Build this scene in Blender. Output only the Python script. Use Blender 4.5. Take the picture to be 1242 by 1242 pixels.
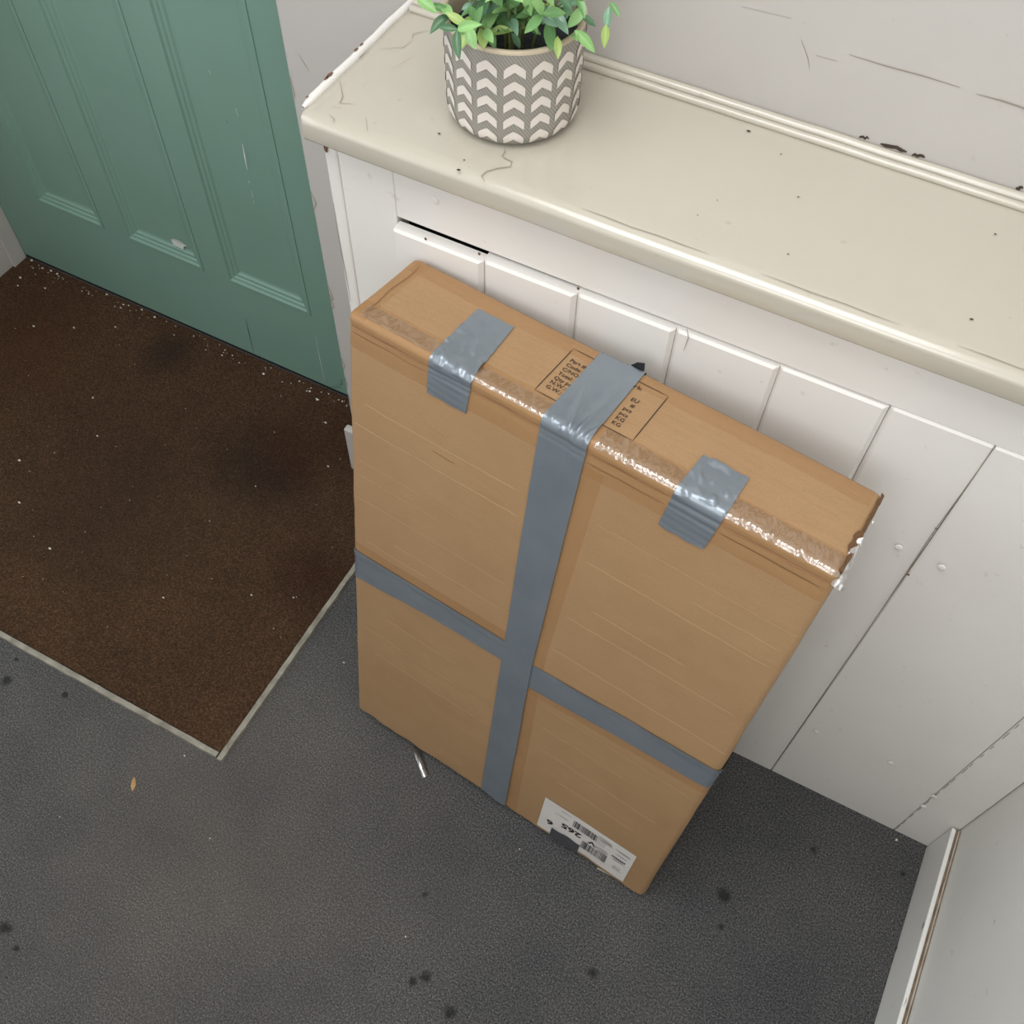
import bpy, math, random
from mathutils import Vector, Matrix, noise

for o in list(bpy.data.objects):
    bpy.data.objects.remove(o)
scene = bpy.context.scene
COL = scene.collection

# ------------------------------------------------------------------ camera
FPX = 1237.866
CAM = Vector((0.0, 0.0, 1.5))
C_RIGHT = Vector((0.88564975, 0.46400739, 0.01793487))
C_DOWN = Vector((0.39833197, -0.73931061, -0.54291017))
C_FWD = Vector((-0.23865489, 0.48797229, -0.83959924))
cam_data = bpy.data.cameras.new('camera')
cam_data.sensor_fit = 'HORIZONTAL'
cam_data.sensor_width = 36.0
cam_data.lens = FPX / 1242.0 * 36.0
cam_data.clip_start = 0.02
cam = bpy.data.objects.new('camera', cam_data)
COL.objects.link(cam)
m = Matrix((C_RIGHT, -C_DOWN, -C_FWD)).transposed().to_4x4()
m.translation = CAM
cam.matrix_world = m
scene.camera = cam

# ------------------------------------------------------------------ light
world = bpy.data.worlds.new('overcast_sky')
scene.world = world
world.use_nodes = True
wb = world.node_tree.nodes['Background']
wb.inputs['Color'].default_value = (0.90, 0.95, 1.0, 1)
wb.inputs['Strength'].default_value = 0.9

wl = bpy.data.lights.new('porch_window_daylight', 'AREA')
wl.shape = 'RECTANGLE'
wl.size = 0.65
wl.size_y = 0.95
wl.energy = 7.5
wl.color = (0.97, 0.985, 1.0)
wo = bpy.data.objects.new('porch_window_daylight', wl)
COL.objects.link(wo)
wo.location = (-0.06, -0.82, 1.85)
d = Vector((0, 1, -0.25))
wo.rotation_euler = d.to_track_quat('-Z', 'Y').to_euler()

el = bpy.data.lights.new('left_fill', 'AREA')  # added fill lamp on the left to brighten the right wall
el.shape = 'RECTANGLE'
el.size = 1.1
el.size_y = 1.2
el.energy = 5.5
el.color = (0.97, 0.985, 1.0)
eo = bpy.data.objects.new('left_fill', el)
COL.objects.link(eo)
eo.location = (-1.60, -0.22, 1.58)
eo.rotation_euler = Vector((1, 0.12, -0.4)).to_track_quat('-Z', 'Z').to_euler()

rl_ = bpy.data.lights.new('overhead_fill', 'AREA')  # added overhead fill lamp, hung under a closed ceiling
rl_.shape = 'RECTANGLE'
rl_.size = 1.0
rl_.size_y = 0.95
rl_.energy = 18
rl_.color = (0.97, 0.985, 1.0)
ro = bpy.data.objects.new('overhead_fill', rl_)
COL.objects.link(ro)
ro.location = (-0.32, 0.02, 2.37)

vs = scene.view_settings
vs.view_transform = 'Standard'
vs.look = 'None'
vs.gamma = 1.0
vs.use_curve_mapping = False
vs.exposure = 0.07

# ------------------------------------------------------------------ helpers
def ray(px):
    return (C_RIGHT * ((px[0] - 621) / FPX) + C_DOWN * ((px[1] - 621) / FPX) + C_FWD)

def on_plane(px, axis, val):
    dd = ray(px)
    t = (val - CAM[axis]) / dd[axis]
    return CAM + dd * t

def srgb(r, g, b):
    f = lambda c: ((c / 255) / 12.92) if c / 255 <= 0.04045 else (((c / 255) + 0.055) / 1.055) ** 2.4
    return (f(r), f(g), f(b), 1)

class NT:
    def __init__(self, mat):
        self.t = mat.node_tree
        self.b = self.t.nodes['Principled BSDF']
        self.coord = self.t.nodes.new('ShaderNodeTexCoord')
    def n(self, kind, **kw):
        nd = self.t.nodes.new(kind)
        for k, v in kw.items():
            setattr(nd, k, v)
        return nd
    def link(self, a, b):
        self.t.links.new(a, b)
    def noise(self, scale, detail=4, rough=0.55, stretch=None, coord='Object'):
        nd = self.n('ShaderNodeTexNoise')
        nd.inputs['Scale'].default_value = scale
        nd.inputs['Detail'].default_value = detail
        nd.inputs['Roughness'].default_value = rough
        src = self.coord.outputs[coord]
        if stretch:
            mp = self.n('ShaderNodeMapping')
            mp.inputs['Scale'].default_value = stretch
            self.link(src, mp.inputs['Vector'])
            src = mp.outputs['Vector']
        self.link(src, nd.inputs['Vector'])
        return nd.outputs['Fac']
    def ramp(self, src, stops):
        r = self.n('ShaderNodeValToRGB')
        e = r.color_ramp.elements
        while len(e) < len(stops):
            e.new(0.5)
        for el, (p, c) in zip(e, stops):
            el.position = p
            el.color = c
        self.link(src, r.inputs['Fac'])
        return r.outputs['Color']
    def mix(self, fac, a, b, mode='MIX'):
        mx = self.n('ShaderNodeMix', data_type='RGBA', blend_type=mode)
        for sock, v in ((mx.inputs[0], fac), (mx.inputs[6], a), (mx.inputs[7], b)):
            if hasattr(v, 'is_output'):
                self.link(v, sock)
            else:
                sock.default_value = v
        return mx.outputs[2]
    def bump(self, src, strength, dist=0.001):
        bp = self.n('ShaderNodeBump')
        bp.inputs['Strength'].default_value = strength
        bp.inputs['Distance'].default_value = dist
        self.link(src, bp.inputs['Height'])
        self.link(bp.outputs['Normal'], self.b.inputs['Normal'])
    def blob(self, x, y, r, soft, wob):
        """0..1 mask of an irregular spot around x, y in object space"""
        sp = self.n('ShaderNodeVectorMath', operation='DISTANCE')
        cb = self.n('ShaderNodeVectorMath', operation='MULTIPLY')
        cb.inputs[1].default_value = (1, 1, 0)
        self.link(self.coord.outputs['Object'], cb.inputs[0])
        self.link(cb.outputs[0], sp.inputs[0])
        sp.inputs[1].default_value = (x, y, 0)
        ad = self.n('ShaderNodeMath', operation='MULTIPLY_ADD')
        self.link(wob, ad.inputs[0])
        ad.inputs[1].default_value = r * 1.4
        self.link(sp.outputs['Value'], ad.inputs[2])
        mr = self.n('ShaderNodeMapRange')
        self.link(ad.outputs[0], mr.inputs['Value'])
        mr.inputs['From Min'].default_value = r * 1.35 + soft
        mr.inputs['From Max'].default_value = r * 1.35 - soft
        return mr.outputs['Result']

def material(name, color, rough=0.6, metallic=0.0, spec=0.5):
    mt = bpy.data.materials.new(name)
    mt.use_nodes = True
    b = mt.node_tree.nodes['Principled BSDF']
    b.inputs['Base Color'].default_value = color
    b.inputs['Roughness'].default_value = rough
    b.inputs['Metallic'].default_value = metallic
    b.inputs['Specular IOR Level'].default_value = spec
    return mt

def mottled(name, c1, c2, scale, rough=0.5, bump=0.15, bscale=None, stretch=None, bdist=0.001, spec=0.5, metallic=0.0):
    mt = material(name, c1, rough, metallic, spec)
    g = NT(mt)
    g.link(g.ramp(g.noise(scale, 5, 0.6, stretch), [(0.3, c1), (0.7, c2)]), g.b.inputs['Base Color'])
    if bump:
        g.bump(g.noise(bscale or scale * 6, 4, 0.6, stretch), bump, bdist)
    return mt

# ------------------------------------------------------------------ materials
M = {}
def painted(name, base, dirt, rough):
    mt = material(name, base, rough)
    g = NT(mt)
    big = g.ramp(g.noise(3.0, 5, 0.6), [(0.35, base), (0.75, dirt)])
    spots = g.ramp(g.noise(70, 3, 0.5), [(0.70, (0, 0, 0, 1)), (0.76, (1, 1, 1, 1))])
    fac = g.n('ShaderNodeMath', operation='MULTIPLY')
    g.link(spots, fac.inputs[0]); fac.inputs[1].default_value = 0.18
    g.link(g.mix(fac.outputs[0], big, srgb(120, 108, 92)), g.b.inputs['Base Color'])
    g.bump(g.noise(35, 4, 0.5), 0.22, 0.0015)
    return mt
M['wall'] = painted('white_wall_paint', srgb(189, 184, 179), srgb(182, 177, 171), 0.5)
M['side'] = painted('lit_white_wall_paint', srgb(232, 231, 226), srgb(226, 225, 219), 0.5)  # lighter copy of the wall paint, standing in for more light
M['joinery'] = painted('cream_joinery_paint', srgb(234, 231, 226), srgb(227, 223, 217), 0.42)
M['ledge'] = painted('yellowed_gloss_paint', srgb(190, 184, 170), srgb(184, 177, 162), 0.24)
M['ledge'].node_tree.nodes['Principled BSDF'].inputs['Coat Weight'].default_value = 0.9
M['ledge'].node_tree.nodes['Principled BSDF'].inputs['Coat Roughness'].default_value = 0.16
M['door'] = mottled('green_door_paint', srgb(114, 146, 131), srgb(120, 151, 137), 4, 0.48, 0.12, 40)
M['crack'] = material('dark_crack', srgb(70, 58, 48), 0.9)
M['soft_crack'] = material('hairline_crack', srgb(150, 140, 129), 0.9)
M['worn'] = material('worn_paint_edge', srgb(160, 150, 136), 0.9)
M['chip'] = material('bare_wood_chip', srgb(110, 78, 62), 0.8)
M['white_mark'] = material('white_paint_mark', srgb(205, 208, 202), 0.7)
M['green_crack'] = material('green_paint_crack', srgb(38, 62, 54), 0.8)
M['black'] = material('black_gap', srgb(26, 27, 30), 0.9)
M['dirty'] = mottled('dirty_wood_edge', srgb(150, 130, 110), srgb(96, 76, 60), 60, 0.8, 0.3)
M['dirty_pale'] = mottled('worn_pale_edge', srgb(196, 190, 178), srgb(158, 146, 130), 45, 0.7, 0.3)
M['metal_edge'] = mottled('worn_mat_edging', srgb(160, 154, 140), srgb(112, 106, 94), 40, 0.55, 0.4, 200)

def carpet():
    mt = material('charcoal_carpet', srgb(70, 68, 66), 1.0, 0, 0.1)
    g = NT(mt)
    fine = g.ramp(g.noise(420, 3, 0.7), [(0.30, srgb(44, 44, 46)), (0.5, srgb(84, 84, 84)), (0.72, srgb(136, 135, 133))])
    big = g.ramp(g.noise(4.5, 5, 0.65), [(0.32, (0.74, 0.75, 0.78, 1)), (0.66, (1.10, 1.08, 1.05, 1))])
    col = g.mix(1.0, fine, big, 'MULTIPLY')
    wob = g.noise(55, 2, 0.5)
    light_pool = g.blob(-0.56, 0.16, 0.30, 0.28, g.noise(6, 3, 0.6))  # pool of light on the floor, painted into the carpet colour
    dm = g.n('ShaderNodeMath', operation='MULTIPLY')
    g.link(light_pool, dm.inputs[0]); dm.inputs[1].default_value = 0.32
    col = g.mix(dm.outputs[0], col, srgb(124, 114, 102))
    for px, r in (((879, 1086), 0.013), ((5, 1126), 0.012), ((547, 1228), 0.012), ((517, 1185), 0.010), ((718, 1180), 0.010),
                  ((987, 1030), 0.008), ((79, 843), 0.006), ((515, 1085), 0.007), ((875, 1125), 0.006), ((1095, 1060), 0.005),
                  ((500, 1190), 0.007), ((20, 1150), 0.006), ((8, 825), 0.010), ((20, 800), 0.006)):
        p = on_plane(px, 2, 0)
        mk = g.blob(p.x, p.y, r, r * 0.35, wob)
        f2 = g.n('ShaderNodeMath', operation='MULTIPLY')
        g.link(mk, f2.inputs[0]); f2.inputs[1].default_value = 0.75
        col = g.mix(f2.outputs[0], col, srgb(34, 34, 35))
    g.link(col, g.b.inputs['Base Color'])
    g.bump(g.noise(420, 3, 0.7), 0.9, 0.003)
    return mt
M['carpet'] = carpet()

def coir():
    mt = material('brown_coir', srgb(70, 48, 34), 1.0, 0, 0.1)
    g = NT(mt)
    fine = g.ramp(g.noise(330, 4, 0.75), [(0.28, srgb(43, 33, 26)), (0.5, srgb(83, 63, 47)), (0.75, srgb(128, 102, 77))])
    big = g.ramp(g.noise(5, 5, 0.65), [(0.3, (0.72, 0.68, 0.66, 1)), (0.7, (1.05, 1.0, 0.95, 1))])
    col = g.mix(1.0, fine, big, 'MULTIPLY')
    w = g.noise(9, 4, 0.6)
    for px, r, c, k in (((300, 560), 0.085, srgb(36, 33, 32), 0.75), ((345, 590), 0.06, srgb(32, 30, 30), 0.6), ((385, 700), 0.07, srgb(50, 24, 17), 0.6), ((380, 540), 0.09, srgb(64, 32, 22), 0.5),
                        ((205, 430), 0.05, srgb(38, 36, 36), 0.7), ((160, 600), 0.16, srgb(58, 48, 36), 0.5), ((30, 420), 0.14, srgb(86, 50, 32), 0.4)):
        p = on_plane(px, 2, 0)
        mk = g.blob(p.x, p.y, r, r * 0.9, w)
        f2 = g.n('ShaderNodeMath', operation='MULTIPLY')
        g.link(mk, f2.inputs[0]); f2.inputs[1].default_value = k
        col = g.mix(f2.outputs[0], col, c)
    g.link(col, g.b.inputs['Base Color'])
    g.bump(g.noise(330, 4, 0.75), 1.0, 0.004)
    return mt
M['coir'] = coir()
M['fibre'] = mottled('loose_coir_fibre', srgb(92, 62, 42), srgb(62, 40, 28), 40, 0.9, 0)
M['flake'] = material('pale_flake', srgb(216, 208, 194), 0.8)
M['splinter'] = mottled('pale_wood', srgb(196, 156, 104), srgb(170, 126, 80), 80, 0.7, 0.2)

def cardboard(name, c1, c2):
    mt = material(name, c1, 0.62, 0, 0.35)
    g = NT(mt)
    a = g.ramp(g.noise(7, 4, 0.6), [(0.3, c1), (0.7, c2)])
    flute = g.ramp(g.noise(1, 2, 0.5, (30, 300, 900)), [(0.3, (0.95, 0.95, 0.95, 1)), (0.7, (1.03, 1.03, 1.03, 1))])
    sp = g.ramp(g.noise(500, 2, 0.6), [(0.35, (0.95, 0.94, 0.93, 1)), (0.65, (1.03, 1.03, 1.03, 1))])
    col = g.mix(1.0, g.mix(1.0, a, flute, 'MULTIPLY'), sp, 'MULTIPLY')
    g.link(col, g.b.inputs['Base Color'])
    g.bump(g.noise(1, 3, 0.5, (12, 60, 150)), 0.18, 0.001)
    return mt
M['card'] = cardboard('brown_cardboard', srgb(166, 134, 98), srgb(160, 127, 91))
M['card_dark'] = cardboard('cardboard_cut_edge', srgb(120, 86, 58), srgb(92, 64, 42))
M['crease'] = material('cardboard_crease', srgb(206, 170, 130), 0.6)
M['crease_dark'] = material('cardboard_fold_line', srgb(136, 98, 66), 0.7)

def film(name, color, alpha, rough, bscale, bstr, bstretch=None):
    mt = material(name, color, rough, 0, 0.6)
    g = NT(mt)
    g.b.inputs['Alpha'].default_value = alpha
    g.bump(g.noise(bscale, 3, 0.6, bstretch), bstr, 0.002)
    return mt
M['film'] = film('brown_tinted_packing_film', srgb(190, 142, 92), 0.24, 0.22, 14, 0.2)
def clear_film(name, fac, rough, bscale, bstr, stretch=None):
    mt = bpy.data.materials.new(name); mt.use_nodes = True
    g = NT(mt)
    tr = g.n('ShaderNodeBsdfTransparent'); gl = g.n('ShaderNodeBsdfGlossy'); mx = g.n('ShaderNodeMixShader')
    tr.inputs['Color'].default_value = (0.99, 0.985, 0.97, 1)
    gl.inputs['Roughness'].default_value = rough
    mx.inputs[0].default_value = fac
    g.bump(g.noise(bscale, 3, 0.6, stretch), bstr, 0.002)
    bp = [n_ for n_ in mt.node_tree.nodes if n_.type == 'BUMP'][0]
    g.link(bp.outputs['Normal'], gl.inputs['Normal'])
    g.link(tr.outputs[0], mx.inputs[1]); g.link(gl.outputs[0], mx.inputs[2])
    out = [n_ for n_ in mt.node_tree.nodes if n_.type == 'OUTPUT_MATERIAL'][0]
    g.link(mx.outputs[0], out.inputs['Surface'])
    mt.node_tree.nodes.remove(g.b)
    return mt
M['film_shiny'] = clear_film('wrinkled_clear_film', 0.21, 0.09, 1, 0.6, (240, 70, 70))
M['film_clear'] = clear_film('clear_film_scrap', 0.34, 0.18, 90, 0.5)

def duct():
    mt = material('grey_duct_tape', srgb(127, 136, 144), 0.27, 0.4, 0.5)
    g = NT(mt)
    g.link(g.ramp(g.noise(14, 4, 0.6), [(0.3, srgb(127, 136, 144)), (0.7, srgb(137, 145, 152))]), g.b.inputs['Base Color'])
    g.bump(g.noise(1, 3, 0.6, (60, 60, 260)), 0.22, 0.001)
    return mt
M['duct'] = duct()
M['dark_patch'] = mottled('charcoal_tape_patch', srgb(74, 74, 77), srgb(64, 64, 67), 60, 0.6, 0.2)
M['ink'] = material('brown_black_print', srgb(62, 44, 32), 0.7)
M['label_white'] = material('white_label_paper', srgb(214, 209, 203), 0.45)
M['label_ink'] = material('label_black_ink', srgb(38, 36, 42), 0.6)
M['label_grey'] = material('label_faint_ink', srgb(150, 140, 142), 0.6)
M['label_box'] = material('label_grey_panel', srgb(196, 192, 186), 0.5)

def pot_mat():
    mt = material('grey_hatched_glaze', srgb(146, 141, 132), 0.55)
    g = NT(mt)
    w = g.n('ShaderNodeTexWave', wave_type='BANDS', bands_direction='DIAGONAL')
    w.inputs['Scale'].default_value = 150
    w.inputs['Distortion'].default_value = 0.6
    g.link(g.coord.outputs['Object'], w.inputs['Vector'])
    g.link(g.ramp(w.outputs['Fac'], [(0.2, srgb(138, 133, 125)), (0.8, srgb(158, 153, 144))]), g.b.inputs['Base Color'])
    return mt
M['pot'] = pot_mat()
M['pot_rim'] = mottled('sand_coloured_rim', srgb(196, 182, 158), srgb(186, 170, 144), 60, 0.6, 0.15)
M['chevron'] = material('pale_pink_white_print', srgb(222, 213, 204), 0.5)
M['soil'] = mottled('black_foam_soil', srgb(50, 54, 60), srgb(28, 30, 34), 60, 0.8, 0.8, 120, None, 0.004)
def leaf_mat(name, c1, c2, rough=0.35):
    mt = material(name, c1, rough)
    g = NT(mt)
    g.link(g.ramp(g.noise(30, 3, 0.5), [(0.3, c1), (0.7, c2)]), g.b.inputs['Base Color'])
    g.b.inputs['Subsurface Weight'].default_value = 0.0
    return mt
LEAFM = [leaf_mat('bright_green_leaf', srgb(132, 178, 108), srgb(150, 192, 124)),
         leaf_mat('mid_green_leaf', srgb(98, 142, 86), srgb(116, 160, 98)),
         leaf_mat('deep_green_leaf', srgb(70, 104, 74), srgb(86, 122, 86)),
         leaf_mat('yellow_green_leaf', srgb(148, 172, 92), srgb(160, 182, 106)),
         leaf_mat('blue_green_leaf', srgb(112, 150, 122), srgb(132, 168, 140), 0.2)]
M['stem'] = material('olive_stem', srgb(112, 120, 72), 0.6)

# ------------------------------------------------------------------ mesh building
class MB:
    def __init__(self):
        self.v = []; self.f = []; self.cut = []
    def add(self, vs_, fs_):
        o = len(self.v); self.cut.append((o, len(self.f)))
        self.v += [tuple(p) for p in vs_]
        self.f += [tuple(i + o for i in q) for q in fs_]
        return self
    def box(self, x0, x1, y0, y1, z0, z1, c=0.0):
        """box, optionally with chamfered edges"""
        if c <= 0:
            vs_ = [(x, y, z) for z in (z0, z1) for y in (y0, y1) for x in (x0, x1)]
            return self.add(vs_, [(0, 2, 3, 1), (4, 5, 7, 6), (0, 1, 5, 4), (2, 6, 7, 3), (0, 4, 6, 2), (1, 3, 7, 5)])
        import bmesh
        bm = bmesh.new()
        bmesh.ops.create_cube(bm, size=1)
        for v in bm.verts:
            v.co = Vector((x0 + (v.co.x + .5) * (x1 - x0), y0 + (v.co.y + .5) * (y1 - y0), z0 + (v.co.z + .5) * (z1 - z0)))
        bmesh.ops.bevel(bm, geom=list(bm.edges), offset=c, segments=2, affect='EDGES', profile=0.5)
        bm.verts.index_update()
        self.add([v.co[:] for v in bm.verts], [[v.index for v in f.verts] for f in bm.faces])
        bm.free()
        return self
    def grid(self, rows, close=False):
        n = len(rows[0])
        vs_ = [p for r in rows for p in r]
        fs_ = []
        for i in range(len(rows) - 1):
            for j in range(n if close else n - 1):
                k = (j + 1) % n
                fs_.append((i * n + j, i * n + k, (i + 1) * n + k, (i + 1) * n + j))
        return self.add(vs_, fs_)
    def tube(self, pts, r, seg=6):
        rows = []
        pts = [Vector(p) for p in pts]
        for i, p in enumerate(pts):
            t = (pts[min(i + 1, len(pts) - 1)] - pts[max(i - 1, 0)]).normalized()
            a = t.cross(Vector((0.31, 0.17, 0.93))).normalized(); b = t.cross(a)
            rr = r[i] if isinstance(r, (list, tuple)) else r
            rows.append([p + a * math.cos(k * 2 * math.pi / seg) * rr + b * math.sin(k * 2 * math.pi / seg) * rr for k in range(seg)])
        return self.grid(rows, True)
    def strip(self, pts, w, normal, off=0.0004):
        """a flat ribbon of width w following pts on a surface with the given normal, tapering at the ends"""
        nrm = Vector(normal)
        pts = [Vector(p) + nrm * off for p in pts]
        L, Rr = [], []
        for i, p in enumerate(pts):
            t = (pts[min(i + 1, len(pts) - 1)] - pts[max(i - 1, 0)]).normalized()
            s = t.cross(nrm).normalized() * (w / 2) * (0.35 if i in (0, len(pts) - 1) else 1)
            L.append(p - s); Rr.append(p + s)
        return self.grid([L, Rr])
    def build_each(self, name, mat, parent=None, inverse=None):
        """one object for every shape added"""
        ends = self.cut[1:] + [(len(self.v), len(self.f))]
        for (v0, f0), (v1, f1) in zip(self.cut, ends):
            mb = MB(); mb.v = self.v[v0:v1]; mb.f = [tuple(i - v0 for i in q) for q in self.f[f0:f1]]
            o = fix_normals(mb.build(name, mat, parent))
            if inverse: o.matrix_parent_inverse = inverse
    def build(self, name, mat, parent=None, smooth=False, auto=None):
        me = bpy.data.meshes.new(name)
        me.from_pydata(self.v, [], self.f)
        me.update()
        if smooth:
            for p in me.polygons:
                p.use_smooth = True
        me.materials.append(mat)
        o = bpy.data.objects.new(name, me)
        COL.objects.link(o)
        if parent:
            o.parent = parent
        if smooth and auto:
            me.set_sharp_from_angle(angle=math.radians(auto))
        return o

def fix_normals(o):
    import bmesh
    bm = bmesh.new(); bm.from_mesh(o.data)
    bmesh.ops.recalc_face_normals(bm, faces=bm.faces)
    bm.to_mesh(o.data); bm.free()
    return o

def tag(o, label, cat, group=None, kind=None):
    o['label'] = label; o['category'] = cat
    if group: o['group'] = group
    if kind: o['kind'] = kind
    return o

def struct(o, label, cat):
    return tag(o, label, cat, kind='structure')

def empty(name, loc=(0, 0, 0)):
    o = bpy.data.objects.new(name, None)
    o.empty_display_size = 0.05
    o.location = loc
    COL.objects.link(o)
    return o

def jitter_line(p0, p1, n, amp, rnd, normal):
    p0, p1 = Vector(p0), Vector(p1)
    side = (p1 - p0).normalized().cross(Vector(normal))
    return [p0.lerp(p1, i / n) + side * (rnd.uniform(-amp, amp) if 0 < i < n else 0) for i in range(n + 1)]

rnd = random.Random(7)

# ------------------------------------------------------------------ setting
XL, XR = -1.602, 0.386           # side walls
YB = 0.83                        # wall behind the ledge
YD = 0.95                        # face of the door
XE = -0.713                      # end of the back wall beside the door
YF = -0.85                       # wall with the porch window, behind the viewer

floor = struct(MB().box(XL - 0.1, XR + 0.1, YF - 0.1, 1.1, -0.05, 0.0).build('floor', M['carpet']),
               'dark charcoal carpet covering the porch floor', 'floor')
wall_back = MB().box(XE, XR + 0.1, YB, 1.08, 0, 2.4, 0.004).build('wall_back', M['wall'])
struct(wall_back, 'white painted wall behind the ledge beside the green door', 'wall')
lint = MB().box(XL - 0.1, XE, YB, 1.08, 2.03, 2.4).build('wall_over_door', M['wall'], wall_back)
wall_left = struct(MB().box(XL - 0.1, XL, 0.42, 1.08, 0, 2.4).box(XL - 0.1, XL, YF, 0.42, 2.2, 2.4).build('wall_left', M['wall']), 'white wall at the left end of the brown mat', 'wall')
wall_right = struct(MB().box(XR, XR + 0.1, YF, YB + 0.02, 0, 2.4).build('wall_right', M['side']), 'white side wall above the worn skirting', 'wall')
wf = MB()
wf.box(XL, XR, YF - 0.1, YF, 0, 1.35).box(XL, XR, YF - 0.1, YF, 2.3, 2.4)
wf.box(XL, XL + 0.12, YF - 0.1, YF, 1.35, 2.3).box(XR - 0.12, XR, YF - 0.1, YF, 1.35, 2.3)
struct(wf.build('wall_front', M['wall']), 'white porch wall with wide window opening behind the viewer', 'wall')
struct(MB().box(XL - 0.1, XR + 0.1, YF - 0.1, 1.08, 2.4, 2.45).build('ceiling', M['wall']), 'white porch ceiling overhead', 'ceiling')

# cracks and chips on the back wall
cr = MB()
def wall_px(*pts): return [on_plane(p, 1, YB) for p in pts]
cr.strip(wall_px((1030, 66), (1075, 80), (1120, 92), (1165, 106)), 0.0012, (0, -1, 0))
cr.strip(wall_px((1185, 114), (1215, 122), (1242, 131), (1275, 140)), 0.0016, (0, -1, 0))
cr.strip(wall_px((990, 67), (1015, 74)), 0.001, (0, -1, 0))
cr.strip(wall_px((972, 48), (980, 70), (982, 84)), 0.0008, (0, -1, 0))
cr.strip(wall_px((900, 8), (960, 22)), 0.0008, (0, -1, 0))
cr.strip(wall_px((362, 65), (370, 78), (375, 86)), 0.001, (0, -1, 0))
cr.build_each('hairline_crack', M['soft_crack'], wall_back)
cr = MB()
for a, b, w in (((1042, 166), (1054, 168), .0025), ((1068, 174), (1100, 184), .0035), ((1106, 188), (1122, 191), .003), ((1232, 228), (1241, 228), .003)):
    cr.strip(jitter_line(*wall_px(a, b), 5, .0015, rnd, (0, -1, 0)), w, (0, -1, 0))
cr.build_each('peeled_paint', M['crack'], wall_back)
# worn edge of the wall next to the door
cr = MB()
for i in range(7):
    z = rnd.uniform(0.13, 0.85)
    cr.strip([(XE + .002, YB, z), (XE + rnd.uniform(.003, .008), YB, z + rnd.uniform(.004, .02)), (XE + .003, YB, z + .03)], .003, (0, -1, 0))
cr.build('worn_corner', M['worn'], wall_back)['kind'] = 'stuff'

# door -------------------------------------------------------------
door = empty('door_1', ((XL + XE) / 2, YD, 0))
door['kind'] = 'structure'; door['label'] = 'green painted panelled door with worn mouldings behind the mat'; door['category'] = 'door'
def dpart(mb, name, mat, **kw):
    o = mb.build(name, mat, door, **kw)
    o.matrix_parent_inverse = door.matrix_basis.inverted()
    return o
bpy.context.view_layer.update()
DX0, DX1 = XL + 0.004, XE + 0.03
PX = [(-1.472, -1.314), (-1.260, -1.090), (-1.037, -0.863)]
ZR = [(0.012, 0.198), (0.98, 1.16), (1.86, 2.02)]
xs = [DX0, PX[0][0], PX[0][1], PX[1][0], PX[1][1], PX[2][0], PX[2][1], DX1]
for a, b in ZR:
    dpart(MB().box(DX0, DX1, YD, YD + 0.04, a, b), 'rail', M['door'])
for i in range(4):
    for a, b in ((ZR[0][1], ZR[1][0]), (ZR[1][1], ZR[2][0])):
        dpart(MB().box(xs[2 * i], xs[2 * i + 1], YD, YD + 0.04, a, b), 'stile', M['door'])
PROF = [(0, 0.0), (0.0, -0.0015), (0.006, -0.0015), (0.008, 0.002), (0.013, 0.003), (0.015, 0.0055), (0.020, 0.006), (0.023, 0.009), (0.027, 0.010)]
for (x0, x1) in PX:
    for (z0, z1) in ((ZR[0][1], ZR[1][0]), (ZR[1][1], ZR[2][0])):
        rows = []
        for ins, dep in PROF:
            rows.append([(x0 + ins, YD + dep, z0 + ins), (x1 - ins, YD + dep, z0 + ins), (x1 - ins, YD + dep, z1 - ins), (x0 + ins, YD + dep, z1 - ins)])
        fix_normals(dpart(MB().grid(rows, True), 'moulding', M['door']))
        k = 0.026
        dpart(MB().box(x0 + k, x1 - k, YD + 0.010, YD + 0.03, z0 + k, z1 - k), 'panel', M['door'])
def door_px(*pts): return [on_plane(p, 1, YD) for p in pts]
sc = MB()
for pts, w in ((((294, 174), (297, 190), (300, 206)), .0022), (((286, 131), (289, 141)), .0022), (((301, 219), (303, 222)), .003), (((305, 231), (307, 240)), .0018), (((307, 243), (309, 247)), .0018),
               (((253, 85), (256, 90)), .002), (((383, 408), (388, 435), (394, 462)), .0012)):
    sc.strip(door_px(*pts), w, (0, -1, 0))
sc.build_each('scratch', M['white_mark'], door, door.matrix_basis.inverted())
sc = MB().strip(door_px((298, 386), (302, 404), (308, 428)), .0016, (0, -1, 0))
for i in range(9):
    p = door_px((412 + rnd.uniform(-9, 6), 465 + rnd.uniform(-5, 5)))[0]
    sc.strip([p, p + Vector((rnd.uniform(-.012, .012), 0, rnd.uniform(-.008, .008)))], .003, (0, -1, 0))
sc.strip(door_px((274, 146), (277, 149)), .002, (0, -1, 0))
sc.build_each('paint_crack', M['green_crack'], door, door.matrix_basis.inverted())
ch = MB()
c0 = on_plane((217, 294), 1, YD + 0.0095)
ring = [c0 + Vector((math.cos(a) * .016 * rnd.uniform(.7, 1.15), 0, math.sin(a) * .010 * rnd.uniform(.6, 1.15))) for a in [k * math.pi / 7 for k in range(14)]]
ch.add([c0 + Vector((0, -.0012, 0))] + [p + Vector((0, -.0008 + min(0, p.z - c0.z) * .5, 0)) for p in ring], [(0, 1 + i, 1 + (i + 1) % 14) for i in range(14)])
dpart(ch, 'chipped_patch', material('chipped_grey_paint', srgb(172, 178, 170), 0.8))
dpart(MB().box(DX0, DX1, YD + 0.004, YD + 0.06, 0.0, 0.013), 'dark_draught_gap', M['black'])
dpart(MB().box(DX0, DX1, YD + 0.04, YD + 0.05, 0.012, 2.03), 'backing', M['door'])

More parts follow.
